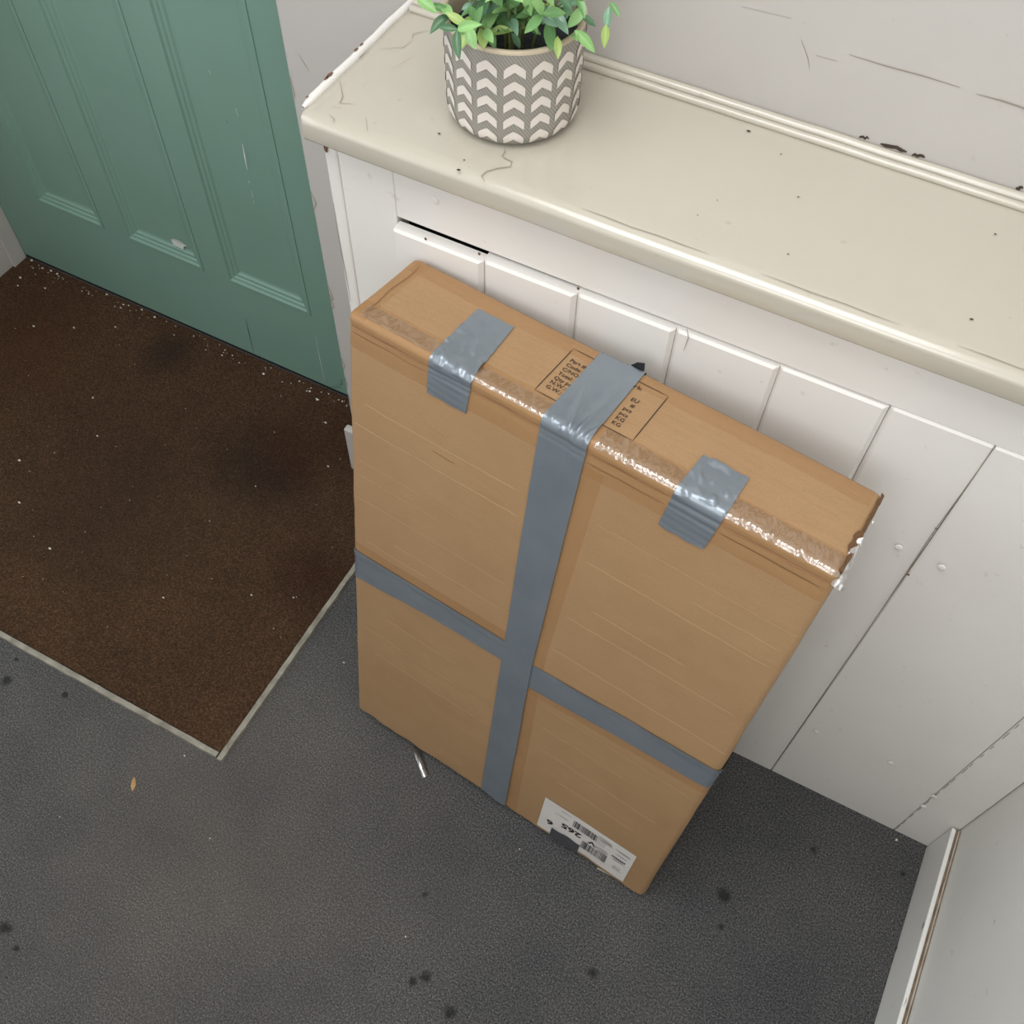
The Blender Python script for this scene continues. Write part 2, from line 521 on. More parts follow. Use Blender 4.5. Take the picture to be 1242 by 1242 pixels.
t = struct(MB().box(XL, XL + 0.007, 0.915, YD, 0.0, 2.03, .002).build('trim_1', M['wall']), 'narrow white jamb strip along the left edge of the green door', 'trim')

b = MB().box(XE - 0.010, -0.53, YB - 0.014, YB - 0.0005, 0, 0.118, 0.003)
struct(b.build('baseboard_back', M['wall']), 'short white skirting stub behind the carton by the mat', 'baseboard')

bb = struct(MB().box(0.3735, 0.3795, YF, 0.644, 0, 0.100, 0.0015).build('baseboard_right', M['side']), 'low white skirting with brown worn top edge at far right', 'baseboard')
top = MB()
n = 60
for (xa, xb, zt, mt, nm) in ((0.3799, 0.3822, 0.0975, 'dirty', 'worn_top_edge'), (0.3824, 0.3838, 0.1005, 'dirty_pale', 'filler_strip'), (0.3840, 0.3859, 0.0985, 'dirty', 'worn_top_edge')):
    g = MB(); rows = []
    for i in range(n + 1):
        y = YF + (0.6435 - YF) * i / n
        j = noise.noise(Vector((xa * 50, y * 30, 0))) * 0.0006
        zz = zt + noise.noise(Vector((xb * 70, y * 40, 3))) * 0.0012
        rows.append([(xa + j, y, 0.05), (xa + j, y, zz), (xb + j * .5, y, zz), (xb + j * .5, y, 0.05)])
    fix_normals(g.grid(rows).build(nm, M[mt], bb))
bm_ = MB()
for px, w in (((1121, 1118), .006), ((1089, 1146), .005), ((1100, 1210), .004)):
    p = on_plane(px, 0, 0.3735)
    bm_.strip([p, p + Vector((0, -.006, .002)), p + Vector((0, -.010, -.002))], w * .6, (-1, 0, 0))
bm_.build_each('paint_chip', M['crack'], bb)
wr = MB()
for px in ((1206, 1115), (1155, 1152)):
    p = on_plane(px, 0, XR)
    wr.strip([p, p + Vector((0, -.004, .004)), p + Vector((0, -.009, .003))], .0012, (-1, 0, 0))
wr.build_each('scuff', M['soft_crack'], wall_right)

# ------------------------------------------------------------------ ledge and cupboard
YC = 0.653     # cupboard frame face
ledge = empty('ledge', (-0.075, 0.73, 0.890))
tag(ledge, 'cream gloss painted wooden ledge with cracked rounded front edge', 'ledge')
bpy.context.view_layer.update()
def lpart(mb, name, mat, **kw):
    o = mb.build(name, mat, ledge, **kw)
    o.matrix_parent_inverse = ledge.matrix_basis.inverted()
    return o
LZ = 0.917
YL = 0.626
lg = MB()
prof = [(YB - .0005, 0.890), (YL + .004, 0.890)]
for k in range(4):
    a = math.pi / 2 * k / 3
    prof.append((YL + .003 - .003 * math.sin(a), 0.893 - .003 * math.cos(a)))
for k in range(9):
    a = math.pi / 2 * k / 8
    prof.append((YL + .016 - .016 * math.cos(a), LZ - .009 + .009 * math.sin(a)))
prof += [(YL + .03, LZ), (YL + .08, LZ), (YL + .14, LZ), (YB - .0005, LZ)]
xs_ = [-0.5345] + [-0.5325 + i * (XR - .0005 + .5325) / 60 for i in range(61)]
rows = []
for i, x in enumerate(xs_):
    row = []
    for (y, z) in prof:
        w = noise.noise(Vector((x * 9, y * 9, z * 5))) * 0.0007
        if i == 0:
            yy = max(y, YL + .002); row.append((x, yy + .001 if y < YB - .01 else y, min(max(z, .892), LZ - .0015)))
        else:
            row.append((x, y + (w if y < YL + .02 else 0), z + (w * .5 if YL + .02 < y < YB - .01 else 0)))
    rows.append(row)
lg.grid(rows)
lg.add(rows[0], [tuple(range(len(prof)))]); lg.add(rows[-1], [tuple(reversed(range(len(prof))))])
fix_normals(lpart(lg, 'ledge_board', M['ledge'], smooth=True, auto=50))
lip = MB()
pts = [(-0.5362, YL + .010 + i * (YB - YL - .011) / 14, LZ) for i in range(15)]
lip.tube([(p[0] + noise.noise(Vector((p[1] * 30, 0, 0))) * .0012, p[1], p[2] + .0005 + noise.noise(Vector((p[1] * 40, 5, 0))) * .001) for p in pts], [.0018] + [.0042] * 14, 8)
lpart(lip, 'end_lip', M['joinery'], smooth=True)
def ledge_px(*pts): return [on_plane(p, 2, LZ) for p in pts]
lc = MB()
UP = (0, 0, 1)
for pts, w in ((((611, 180), (613, 184), (609, 190), (614, 194), (621, 197), (619, 203), (604, 205), (590, 209), (584, 214), (588, 222)), .0011),
               (((412, 98), (416, 118), (412, 126), (428, 127)), .0009), (((402, 130), (414, 132)), .0008), (((380, 118), (402, 100), (422, 80), (447, 63)), .0011),
               (((400, 140), (406, 146), (403, 150)), .0008), (((444, 144), (446, 160)), .001), (((500, 48), (501, 42), (520, 38)), .0008), (((460, 60), (490, 58), (500, 50)), .0006),
               (((475, 85), (500, 70)), .0006), (((440, 106), (446, 100)), .0006)):
    lc.strip(ledge_px(*pts), w, UP, .0010)
lc.build_each('paint_crack', M['soft_crack'], ledge, ledge.matrix_basis.inverted())
ld = MB()
for p in ((620, 249), (700, 279), (760, 303), (830, 331), (905, 357), (985, 388), (1060, 416), (1130, 440), (1200, 464), (1242, 478)):
    pass
edge = [(-0.53 + i * .0229, YL + .0105 + rnd.uniform(-.0008, .0008), LZ) for i in range(40)]
for a in range(12, 40, 7):
    ld.strip(edge[a:a + 6], .0008, UP, .0006)
ld.build_each('edge_crack', M['soft_crack'], ledge, ledge.matrix_basis.inverted())
ls = MB()
for px, r in (((947, 188), .0013), ((968, 240), .0011), ((908, 160), .0018), ((956, 309), .0010), ((1207, 285), .0013), ((1178, 388), .0015), ((846, 262), .0007), ((870, 244), .0007), ((533, 163), .0016), ((556, 207), .0020), ((563, 195), .001)):
    p = ledge_px(px)[0] + Vector((0, 0, .0010))
    ring = [p + Vector((math.cos(k) * r * rnd.uniform(.6, 1.3), math.sin(k) * r * rnd.uniform(.5, 1), 0)) for k in range(6)]
    ls.add(ring, [tuple(range(6))])
lpart(ls, 'fly_speck', M['crack'])['kind'] = 'stuff'
lp = MB()
for px, r in (((396, 95), .0045), ((392, 99), .003), ((433, 66), .003), ((440, 60), .0025), ((376, 124), .002)):
    p = ledge_px(px)[0]; p = Vector((-0.5375, p.y, LZ + .0050))
    ring = [p + Vector((math.cos(k) * r * .5, math.sin(k) * r * 1.2, 0)) for k in range(6)]
    lp.add(ring, [tuple(range(6))])
lp.build_each('bare_wood_patch', M['chip'], ledge, ledge.matrix_basis.inverted())

for i, (yy, zz, rr) in enumerate(((YB - .0045, LZ + .0045, .0050), (YB - .0135, LZ + .0028, .0038))):
    tb = MB()
    pts = [(-0.529 + k * (XR + .528) / 50, yy + noise.noise(Vector((k * .5, i, 0))) * .0006, zz + noise.noise(Vector((k * .4, i, 7))) * .0004) for k in range(51)]
    tb.tube(pts, rr, 10)
    o = tb.build('trim_%d' % (i + 2), M['ledge'], None, smooth=True)
    struct(o, ('thicker upper' if i == 0 else 'thinner lower') + ' painted bead along the joint of ledge and wall', 'trim')

cup = empty('cupboard', (-0.07, 0.73, 0))
tag(cup, 'cream painted boarded cupboard front under the ledge', 'cupboard')
bpy.context.view_layer.update()
def cpart(mb, name, mat, **kw):
    o = mb.build(name, mat, cup, **kw)
    o.matrix_parent_inverse = cup.matrix_basis.inverted()
    return o
cpart(MB().box(-0.533, -0.5185, YC - .001, YB - .016, 0.0, 0.890, .0025), 'side_panel', M['joinery'])
cpart(MB().box(-0.5178, -0.4566, YC, YC + .022, 0.0, 0.890, .0012), 'stile', M['joinery'])
cpart(MB().box(-0.4562, XR - .0005, YC, YC + .022, 0.812, 0.890, .0012), 'top_rail', M['joinery'])
cpart(MB().box(-0.517, XR - .001, YC + .024, YC + .030, 0.0, 0.889), 'backing', M['black'])
seams = [-0.4555, -0.3555, -0.2565, -0.157, -0.0575, 0.0425, 0.134, 0.325, XR - .0008]
for i in range(8):
    x0, x1 = seams[i], seams[i + 1]
    proud = [0.0105, 0.009, 0.007, 0.005, 0.003, 0.0012, 0.0005, 0.0][i]
    yt = YC - proud                # face at the top
    yb = 0.646 if i > 4 else 0.644
    ztop = [0.8045, 0.807, 0.8085, 0.8095, 0.8105, 0.8115, 0.8118, 0.8118][i]
    if i > 4: yt = YC - 0.001
    th = 0.014
    c = 0.0040 if i < 5 else 0.0012     # chamfer at the joints
    cl = 0.0040 if i < 6 and i > 0 else 0.0012
    g = 0.00008 if i < 5 else 0.0005
    def sect(z, y):
        return [(x0 + g, y + th, z), (x0 + g, y + cl, z), (x0 + g + cl, y, z), (x1 - g - c, y, z), (x1 - g, y + c, z), (x1 - g, y + th, z)]
    zs = [0.0, 0.2, 0.4, 0.6, ztop - .0025]
    rows = [sect(z, yb + (yt - yb) * z / ztop) for z in zs]
    last = [(p[0], p[1] + (.0025 if k in (2, 3) else 0), ztop) for k, p in enumerate(sect(ztop, yt))]
    rows.append(last)
    bd = MB().grid(rows, True)
    bd.add(rows[0], [(0, 1, 2, 3, 4, 5)]); bd.add(rows[-1], [(0, 1, 2, 3, 4, 5)])
    fix_normals(cpart(bd, 'board', M['joinery']))
def cup_px(y, *pts): return [on_plane(p, 1, y) for p in pts]
ck = MB()
yy = YC - .0012
for i in range(26):     # broken paint along the last joint
    z0 = i * 0.031 + rnd.uniform(0, .008)
    ck.strip([(0.325, .6455, z0), (0.325, .6455, z0 + rnd.uniform(.010, .022))], .0018, (0, -1, 0), .0008)
ck.build_each('open_joint', M['black'], cup, cup.matrix_basis.inverted())
ck = MB()
ck.strip(cup_px(.6455, (1208, 540), (1130, 648), (1050, 768), (936, 934)), .0013, (0, -1, 0), .0012)
ck.strip(cup_px(.6475, (834, 396), (836, 408), (830, 424)), .0010, (0, -1, 0), .002)
ck.strip(cup_px(YC, (446, 180), (448, 190)), .0012, (0, -1, 0))
ck.strip(cup_px(YC, (405, 245), (412, 290), (420, 330), (426, 365)), .0012, (0, -1, 0), .0012)
ck.build_each('paint_crack', M['soft_crack'], cup, cup.matrix_basis.inverted())
ck = MB()
for px in ((517, 289), (582, 307), (702, 349), (1136, 640), (1102, 696)):
    p = cup_px(.643 if px[0] < 800 else .646, px)[0] + Vector((0, -.0012, 0))
    ck.add([p + Vector((math.cos(k) * .0016, 0, math.sin(k) * .002)) for k in range(6)], [tuple(range(6))])
p = Vector((-0.5295, YC - .001, 0.868))
ck.add([p + Vector((math.cos(k * .785) * .0025, -.001, math.sin(k * .785) * .0075)) for k in range(8)], [tuple(range(8))])
ck.build_each('nail_hole', M['chip'], cup, cup.matrix_basis.inverted())
ck = MB()
for px, y in (((528, 243), YC), ((1090, 664), .648), ((1142, 688), .647), ((1080, 925), .646), ((990, 887), .646), ((1133, 966), .6455), ((1120, 978), .6455)):
    p = cup_px(y, px)[0]
    for k in range(1):
        rows = []
        for a in range(4):
            ph = a / 3 * math.pi / 2
            rows.append([p + Vector((math.cos(q * math.pi / 5) * .0042 * math.cos(ph), -.0014 * math.sin(ph) - .0002, math.sin(q * math.pi / 5) * .0050 * math.cos(ph))) for q in range(10)])
        ck.grid(rows, True)
ck.build_each('filled_nail_head', M['joinery'], cup, cup.matrix_basis.inverted())

# ------------------------------------------------------------------ doormat
mat_o = empty('doormat', (-1.10, 0.6, 0))
tag(mat_o, 'worn brown coir doormat with pale edging in front of the green door', 'doormat')
bpy.context.view_layer.update()
def mpart(mb, name, mat, **kw):
    o = mb.build(name, mat, mat_o, **kw)
    o.matrix_parent_inverse = mat_o.matrix_basis.inverted()
    return o
MX1, MY0 = -0.6125, 0.2795
rows = []
for i in range(41):
    x = XL + .001 + (MX1 - XL - .001) * i / 40
    rows.append([(x, MY0 + (YD - .002 - MY0) * j / 30, .004 + noise.noise(Vector((x * 14, j * .4, 0))) * .0008) for j in range(31)])
pile = MB().grid(rows)
pile.box(XL + .001, MX1, MY0, YD - .002, 0.0, .002)
fix_normals(mpart(pile, 'coir_pile', M['coir']))
fb = MB()
for i in range(9000):
    x = rnd.uniform(XL + .01, MX1 - .004); y = rnd.uniform(MY0 + .004, YD - .01)
    a = rnd.uniform(0, 6.28); l = rnd.uniform(.003, .008); up = rnd.uniform(0.001, .0035); w = .0003
    dx, dy = math.cos(a) * l, math.sin(a) * l; sx, sy = -math.sin(a) * w, math.cos(a) * w
    z = .0042
    fb.add([(x - sx, y - sy, z), (x + sx, y + sy, z), (x + dx + sx, y + dy + sy, z + up), (x + dx - sx, y + dy - sy, z + up)], [(0, 1, 2, 3)])
o = mpart(fb, 'loose_fibre', M['fibre']); o['kind'] = 'stuff'

def frame_strip(p0, p1, w):
    p0, p1 = Vector(p0), Vector(p1); n = 60
    dirv = (p1 - p0).normalized(); s = Vector((-dirv.y, dirv.x, 0))
    rows = []
    for i in range(n + 1):
        p = p0.lerp(p1, i / n)
        e = noise.noise(p * 45) * .0012; e2 = noise.noise(p * 60 + Vector((9, 0, 0))) * .0009
        h = .0062 + noise.noise(p * 25) * .0006
        rows.append([p - s * (w / 2 + e), p - s * (w / 2 + e - .0008) + Vector((0, 0, h)), p + s * (w / 2 + e2 - .0008) + Vector((0, 0, h)), p + s * (w / 2 + e2)])
    mb = MB().grid(rows); mb.add(rows[0], [(0, 1, 2, 3)]); mb.add(rows[-1], [(0, 1, 2, 3)])
    o = fix_normals(mb.build('edging_strip', M['metal_edge'], mat_o))
    o.matrix_parent_inverse = mat_o.matrix_basis.inverted()
    o['label'] = 'worn pale edging strip'
frame_strip((XL + .002, 0.2735, 0), (-0.6135, 0.2735, 0), .0100)
frame_strip((-0.6065, 0.268, 0), (-0.6065, YB - .016, 0), .0098)

# ------------------------------------------------------------------ debris
fl = MB()
def flake(p, s):
    a = rnd.uniform(0, 6.28); k = rnd.randint(4, 6)
    ring = [(p.x + math.cos(a + q * 6.28 / k) * s * rnd.uniform(.5, 1.3), p.y + math.sin(a + q * 6.28 / k) * s * .7 * rnd.uniform(.5, 1.2), p.z + rnd.uniform(0, s * .5)) for q in range(k)]
    ring2 = [(x, y, z + s * .35) for x, y, z in ring]
    fl.grid([ring, ring2], True).add(ring2, [tuple(range(k))])
spots = [(39, 317, .004), (52, 326, .003), (62, 329, .003), (70, 333, .004), (25, 337, .003), (22, 347, .003), (55, 350, .0025), (41, 396, .0025), (90, 398, .0025), (140, 397, .0022),
         (113, 483, .003), (118, 529, .003), (61, 666, .0035), (24, 559, .003), (36, 572, .002), (24, 610, .003), (320, 454, .003), (376, 475, .003), (385, 485, .0035), (395, 513, .003), (398, 566, .0025), (415, 487, .0025),
         (108, 357, .0022), (172, 376, .0025), (188, 385, .003), (130, 358, .003), (150, 370, .0025), (290, 440, .002), (235, 408, .002), (310, 590, .0018), (198, 725, .002), (305, 722, .002), (356, 725, .0018)]
for x, y, s in spots:
    p = on_plane((x, y), 2, .0045); p.z = .0045; flake(p, s)
for i in range(90):
    p = Vector((rnd.uniform(XL + .02, MX1 - .02), YD - .008 - abs(rnd.gauss(0, .012)), .0045)); flake(p, rnd.uniform(.0008, .002))
for i in range(70):
    p = Vector((rnd.uniform(XL + .02, MX1 - .02), rnd.uniform(MY0 + .02, YD - .03), .0045)); flake(p, rnd.uniform(.0006, .0013))
o = tag(fl.build('paint_flakes', M['flake']), 'tiny pale paint flakes scattered over the brown mat by the door', 'debris', kind='stuff')
for i, (px, s, lb) in enumerate((((1087, 1019), .0026, 'white crumb on the carpet by the right-hand cupboard corner'), ((417, 804), .0018, 'white crumb on grey carpet left of the carton'),
                                 ((492, 1136), .0018, 'white crumb on grey carpet at the lower middle'), ((630, 1030), .0016, 'pale crumb on carpet below the grey taped carton edge'),
                                 ((224, 917), .0016, 'pale crumb on carpet beside the mat edging corner'), ((73, 991), .0014, 'pale crumb on grey carpet below the wood splinter'), ((255, 1017), .0013, 'tiny pale crumb on open grey carpet'))):
    fl = MB(); p = on_plane(px, 2, 0); p.z = .0005; flake(p, s)
    tag(fl.build('crumb', M['flake']), lb, 'crumb', 'crumbs on the carpet')
sp = MB()
a, b = on_plane((163, 943), 2, 0), on_plane((161, 960), 2, 0)
dv = (b - a); s = Vector((-dv.y, dv.x, 0)).normalized()
rows = []
for t_, w_ in ((0, .0008), (.25, .003), (.6, .0038), (.85, .002), (1, .0005)):
    p = a + dv * t_
    rows.append([p - s * w_ + Vector((0, 0, .0008)), p + Vector((0, 0, .003)), p + s * w_ + Vector((0, 0, .0012)), p + Vector((0, 0, .0004))])
fix_normals(tag(sp.grid(rows, True).build('wood_splinter', M['splinter']), 'pale tan wood splinter lying on the grey carpet', 'splinter'))

# ------------------------------------------------------------------ carton
W_, H_, T_ = 0.5002, 0.7853, 0.110
FBL = Vector((-0.4630, 0.4311, 0.0143)); FBR = Vector((0.0347, 0.3822, 0.0051)); FTL = Vector((-0.4386, 0.5316, 0.7928)); BBL = Vector((-0.4526, 0.5397, 0.0))
ux = (FBR - FBL).normalized(); uz = (FTL - FBL); uz = (uz - ux * uz.dot(ux)).normalized(); uy = uz.cross(ux)
carton = empty('cardboard_carton')
tag(carton, 'large flat brown cardboard carton bound with grey duct tape, leaning on cupboard', 'box')
mw = Matrix((ux, uy, uz)).transposed().to_4x4()
mw.translation = FBL + Vector((0, -0.0005, 0.0065))
carton.matrix_world = mw
R0 = 0.0075
def rp(p, off=0.0):
    """raw point on the sharp box -> point on the rounded, slightly crumpled carton"""
    x, y, z = p
    c = Vector((min(max(x, R0), W_ - R0), min(max(y, R0), T_ - R0), min(max(z, R0), H_ - R0)))
    dlt = Vector(p) - c
    n = dlt.normalized() if dlt.length > 1e-7 else Vector((0, -1, 0))
    q = c + n * R0
    low = noise.noise(q * 7) * .0012 + noise.noise(q * 28 + Vector((3, 1, 2))) * .0005
    edge = min(abs(z - H_), abs(z)) if y < .002 else 1
    cr_ = 0.0
    if y < .002 and H_ - .035 < z < H_ - .004:      # fold ridges below the top front edge
        cr_ = -.0011 * math.exp(-((z - (H_ - .013)) / .0022) ** 2) - .0007 * math.exp(-((z - (H_ - .022 + .004 * math.sin(x * 9))) / .002) ** 2)
    if z < .05 and y < .05:
        cr_ += noise.noise(q * 45) * .0016 * (1 - z / .05)
    q = q + n * (low + cr_ + off)
    return q
def samples(L, extra=10, step=0.012):
    s = [0, R0 * .25, R0 * .5, R0 * .75, R0]
    n = int((L - 2 * R0) / step)
    s += [R0 + (L - 2 * R0) * i / n for i in range(1, n)]
    s += [L - R0, L - R0 * .75, L - R0 * .5, L - R0 * .25, L]
    return s
body = MB()
X_, Y_, Z_ = samples(W_, step=.008), samples(T_, step=.01), samples(H_, step=.006)
body.grid([[rp((x, 0, z)) for x in X_] for z in Z_])
body.grid([[rp((x, T_, z)) for x in X_] for z in Z_])
body.grid([[rp((x, y, H_)) for x in X_] for y in Y_])
body.grid([[rp((x, y, 0)) for x in X_] for y in Y_])
body.grid([[rp((0, y, z)) for y in Y_] for z in Z_])
body.grid([[rp((W_, y, z)) for y in Y_] for z in Z_])
bo = body.build('carton_body', M['card'], carton, smooth=True)
import bmesh
bm = bmesh.new(); bm.from_mesh(bo.data)
bmesh.ops.remove_doubles(bm, verts=bm.verts, dist=.00005)
bmesh.ops.recalc_face_normals(bm, faces=bm.faces)
inv = mw.inverted()
for v in bm.verts:
    wv = mw @ v.co
    if wv.z < 0.0006:
        wv.z = 0.0006; v.co = inv @ wv
bm.to_mesh(bo.data); bm.free()

def wrapz(x, s):
    if s < 0: return (x, -s, 0)
    if s <= H_: return (x, 0, s)
    if s <= H_ + T_: return (x, s - H_, H_)
    return (x, T_, 2 * H_ + T_ - s)
def wrapx(t_, z):
    if t_ < 0: return (0, -t_, z)
    if t_ <= W_: return (t_, 0, z)
    return (W_, t_ - W_, z)
def frange(a, b, step):
    n = max(2, int(round((b - a) / step)))
    return [a + (b - a) * i / n for i in range(n + 1)]
def tape_z(name, mat, s0, s1, xl, xr, off, wr=None, nx=24, step=.002, ragged=0.0, parent=carton):
    """tape running up the front and over the top; xl(s), xr(s) are its edges"""
    rows = []
    ss = frange(s0, s1, step)
    for s in ss:
        a, b = xl(s), xr(s)
        row = []
        for j in range(nx + 1):
            x = a + (b - a) * j / nx
            sv = s
            if ragged:
                if s == ss[0]: sv = s + noise.noise(Vector((x * 60, 1, 0))) * ragged
                if s == ss[-1]: sv = s + noise.noise(Vector((x * 60, 5, 0))) * ragged
            row.append(rp(wrapz(x, sv), off + (wr(x, s, j / nx) if wr else 0)))
        rows.append(row)
    return fix_normals(MB().grid(rows).build(name, mat, parent, smooth=True))
def tape_x(name, mat, t0, t1, zl, zu, off, wr=None, nz=12, step=.004):
    rows = []
    for t_ in frange(t0, t1, step):
        a, b = zl(t_), zu(t_)
        rows.append([rp(wrapx(t_, a + (b - a) * j / nz), off + (wr(t_, a + (b - a) * j / nz) if wr else 0)) for j in range(nz + 1)])
    return fix_normals(MB().grid(rows).build(name, mat, carton, smooth=True))
def lerp_tab(tab):
    def f(s):
        if s <= tab[0][0]: return tab[0][1]
        for (a, va), (b, vb) in zip(tab, tab[1:]):
            if s <= b:
                return va + (vb - va) * (s - a) / (b - a)
        return tab[-1][1]
    return f
def ridge(v, k, seed):
    return (1 - abs(noise.noise(Vector((v[0] * k, v[1] * k, seed))) * 2)) 

# clear brown packing film
F1 = .0005
tape_z('packing_tape', M['film'], H_ - .040, H_ + .026, lambda s: .001, lambda s: W_ - .001, F1, lambda x, s, j: .0003 * noise.noise(Vector((x * 25, s * 60, 0))), nx=90, step=.0025)
tape_z('packing_tape', M['film'], H_ + .086, H_ + T_ + .02, lambda s: .001, lambda s: W_ - .001, F1, nx=60, step=.003)
tape_z('packing_tape', M['film'], H_ + .0, H_ + T_, lambda s: -.0 + .001, lambda s: .020, F1 + .0002, nx=8, step=.003)
tape_z('packing_tape', M['film'], 0.0, H_ - .030, lerp_tab([(0, .245), (.8, .245)]), lerp_tab([(0, .289), (.43, .2755), (.77, .286)]), F1, nx=8, step=.006)
tape_x('packing_tape', M['film'], -.04, .24, lerp_tab([(0, .38), (.24, .38)]), lerp_tab([(0, .432), (.22, .434)]), F1)
tape_x('packing_tape', M['film'], .25, W_ + .03, lerp_tab([(.25, .338), (.5, .356)]), lerp_tab([(.25, .39), (.5, .40)]), F1)
def ripples(x, s, j):
    e = max(0, 1 - abs(s - (H_ + .010)) / .016)
    if .340 < x < .402: return 0.0
    return max(0, noise.noise(Vector((x * 190 + s * 60, s * 45, 2)))) * .0040 * e + .0004
tape_z('shiny_film', M['film_shiny'], H_ - .003, H_ + .023, lambda s: .270, lambda s: W_ - .0005, F1 + .0004, ripples, nx=230, step=.0013)['label'] = 'wrinkled shiny clear film along the top edge'
tape_z('shiny_film', M['film_shiny'], H_ + .004, H_ + .022, lambda s: .012, lambda s: .097, F1 + .0004, lambda x, s, j: ripples(x, s, j) * .8, nx=90, step=.0013)
tape_z('shiny_film', M['film_shiny'], H_ - .001, H_ + .020, lambda s: .140, lambda s: .222, F1 + .0004, lambda x, s, j: ripples(x, s, j) * .8, nx=90, step=.0013)
# crumpled clear scraps at the right and left top corners
for (cx, cy, cz, n_, ln) in ((W_, .012, H_ - .004, 18, .011), (W_ + .001, .05, H_ - .004, 8, .006)):
    sm = MB()
    sgn = 1 if cx > .1 else -1
    for i in range(n_):
        y0 = cy + rnd.uniform(-.013, .018) * (2 if n_ == 8 else 1); z0 = cz + rnd.uniform(-.022, .005)
        l = ln * rnd.uniform(.4, 1.0)
        p0 = Vector((cx - sgn * .004, y0, z0)); p1 = p0 + Vector((sgn * l * .6, rnd.uniform(-.006, .006), rnd.uniform(-.003, .006))); p2 = p0 + Vector((sgn * l, rnd.uniform(-.008, .008), rnd.uniform(-.010, .003)))
        w = Vector((0, rnd.uniform(.002, .006), rnd.uniform(-.005, .005)))
        sm.grid([[p0 - w * .5, p0 + w * .5], [p1 - w * .6, p1 + w * .4], [p2 - w * .2, p2 + w * .2]])
    sm.build('loose_film', M['film_clear'], carton, smooth=True)['kind'] = 'stuff'

# grey duct tape
D = .0014
def vwr(x, s, j):
    w = .0007 if j > lerp_tab([(0, .55), (.4, .62), (.8, .66), (1, .5)])(s) else 0
    w += .0004 * noise.noise(Vector((x * 60, s * 18, 4)))
    if s > H_ - .004:
        u = s - H_
        fan = (x - .250) / (.012 + u * .45)        # creases fanning out from the front edge
        fade = max(0, 1 - u / .085)
        w += (.0050 * math.exp(-((fan + .55) / .13) ** 2) + .0044 * math.exp(-((fan - .12) / .11) ** 2) + .0030 * math.exp(-((fan - .75) / .14) ** 2)) * fade * min(1, (u + .004) / .012)
        w += .0030 * max(0, noise.noise(Vector((x * 120, s * 60, 8)))) * fade
    return w
tape_z('duct_tape', M['duct'], -.03, H_ + T_ + .03, lerp_tab([(0, .2285), (.4, .222), (.66, .218), (.77, .2165), (.90, .2165)]), lerp_tab([(0, .272), (.40, .262), (.65, .264), (.77, .265), (.9, .263)]), D, vwr, nx=36, step=.0022)['label'] = 'long vertical duct tape strip wrapped over the carton'
def hwr(t_, z):
    return .0004 * noise.noise(Vector((t_ * 20, z * 150, 1))) + (.0006 if z > .405 else 0)
tape_x('duct_tape', M['duct'], -.05, W_ + .05, lerp_tab([(0, .357), (.115, .371), (.22, .374), (.256, .350), (.385, .364), (.5, .372)]), lerp_tab([(0, .416), (.22, .416), (.258, .402), (.38, .411), (.5, .417)]), D - .0005, hwr)['label'] = 'horizontal duct tape strip across the carton front'
def swr(seed):
    def f(x, s, j):
        w = .0003 * noise.noise(Vector((x * 60, s * 60, seed)))
        if s > H_ - .006:
            w += .0062 * max(0, noise.noise(Vector((x * 95 + s * 40, s * 75, seed)))) * max(0, 1 - abs(s - H_ - .022) / .06)
        else:
            w += .00012 * math.sin(s * 700 + x * 60)
        return w
    return f
tape_z('duct_tape', M['duct'], H_ - .045, H_ + .083, lerp_tab([(H_ - .045, .0955), (H_, .0955), (H_ + .083, .093)]), lerp_tab([(H_ - .045, .140), (H_, .1425), (H_ + .083, .134)]), D, swr(3), nx=36, step=.0016, ragged=.003)['label'] = 'short duct tape piece near the left end'
tape_z('duct_tape', M['duct'], H_ - .052, H_ + .049, lerp_tab([(H_ - .05, .346), (H_, .350), (H_ + .05, .352)]), lerp_tab([(H_ - .05, .391), (H_, .397), (H_ + .05, .396)]), D, swr(11), nx=36, step=.0016, ragged=.004)['label'] = 'short duct tape piece near the right end'
# black tape end sticking up behind the top edge
p = Vector((.246, T_ + .001, H_ - .003))
MB().add([p, p + Vector((.014, 0, .001)), p + Vector((.012, .002, .008)), p + Vector((.005, .001, .006)), p + Vector((0, .0012, 0)), p + Vector((.014, .0012, .001)), p + Vector((.012, .0032, .008)), p + Vector((.005, .0022, .006))],
         [(0, 1, 2, 3), (7, 6, 5, 4), (0, 4, 5, 1), (1, 5, 6, 2), (2, 6, 7, 3), (3, 7, 4, 0)]).build('black_tape_end', M['black'], carton)

# creases and fold lines
def surf_strip(mb, pts, w, off, horizontal=True):
    rows = []
    n = len(pts)
    for i, (x, s) in enumerate(pts):
        k = (.3 if i in (0, n - 1) else 1) * w / 2
        if horizontal: rows.append([rp(wrapz(x, s - k), off), rp(wrapz(x, s + k), off)])
        else: rows.append([rp(wrapz(x - k, s), off), rp(wrapz(x + k, s), off)])
    mb.grid(rows)
ck = MB()
for (x0, x1, z) in ((.005, .212, .640), (.02, .205, .676), (.01, .150, .585), (.005, .21, .520), (.06, .21, .470), (.01, .12, .560), (.29, .49, .630), (.285, .485, .527), (.31, .42, .560), (.29, .50, .690), (.40, .49, .66),
                    (.01, .215, .250), (.05, .16, .30), (.03, .20, .200), (.29, .49, .330), (.30, .47, .225), (.33, .45, .17), (.29, .42, .28), (.02, .11, .445), (.28, .50, .455)):
    k = int((x1 - x0) / .006)
    ph = rnd.uniform(0, 9)
    surf_strip(ck, [(x0 + (x1 - x0) * i / k, z + .0010 * noise.noise(Vector((i * .3, ph, 0)))) for i in range(k + 1)], rnd.uniform(.0004, .0010), .0003)
ck.build_each('crease', M['crease'], carton)
ck = MB()
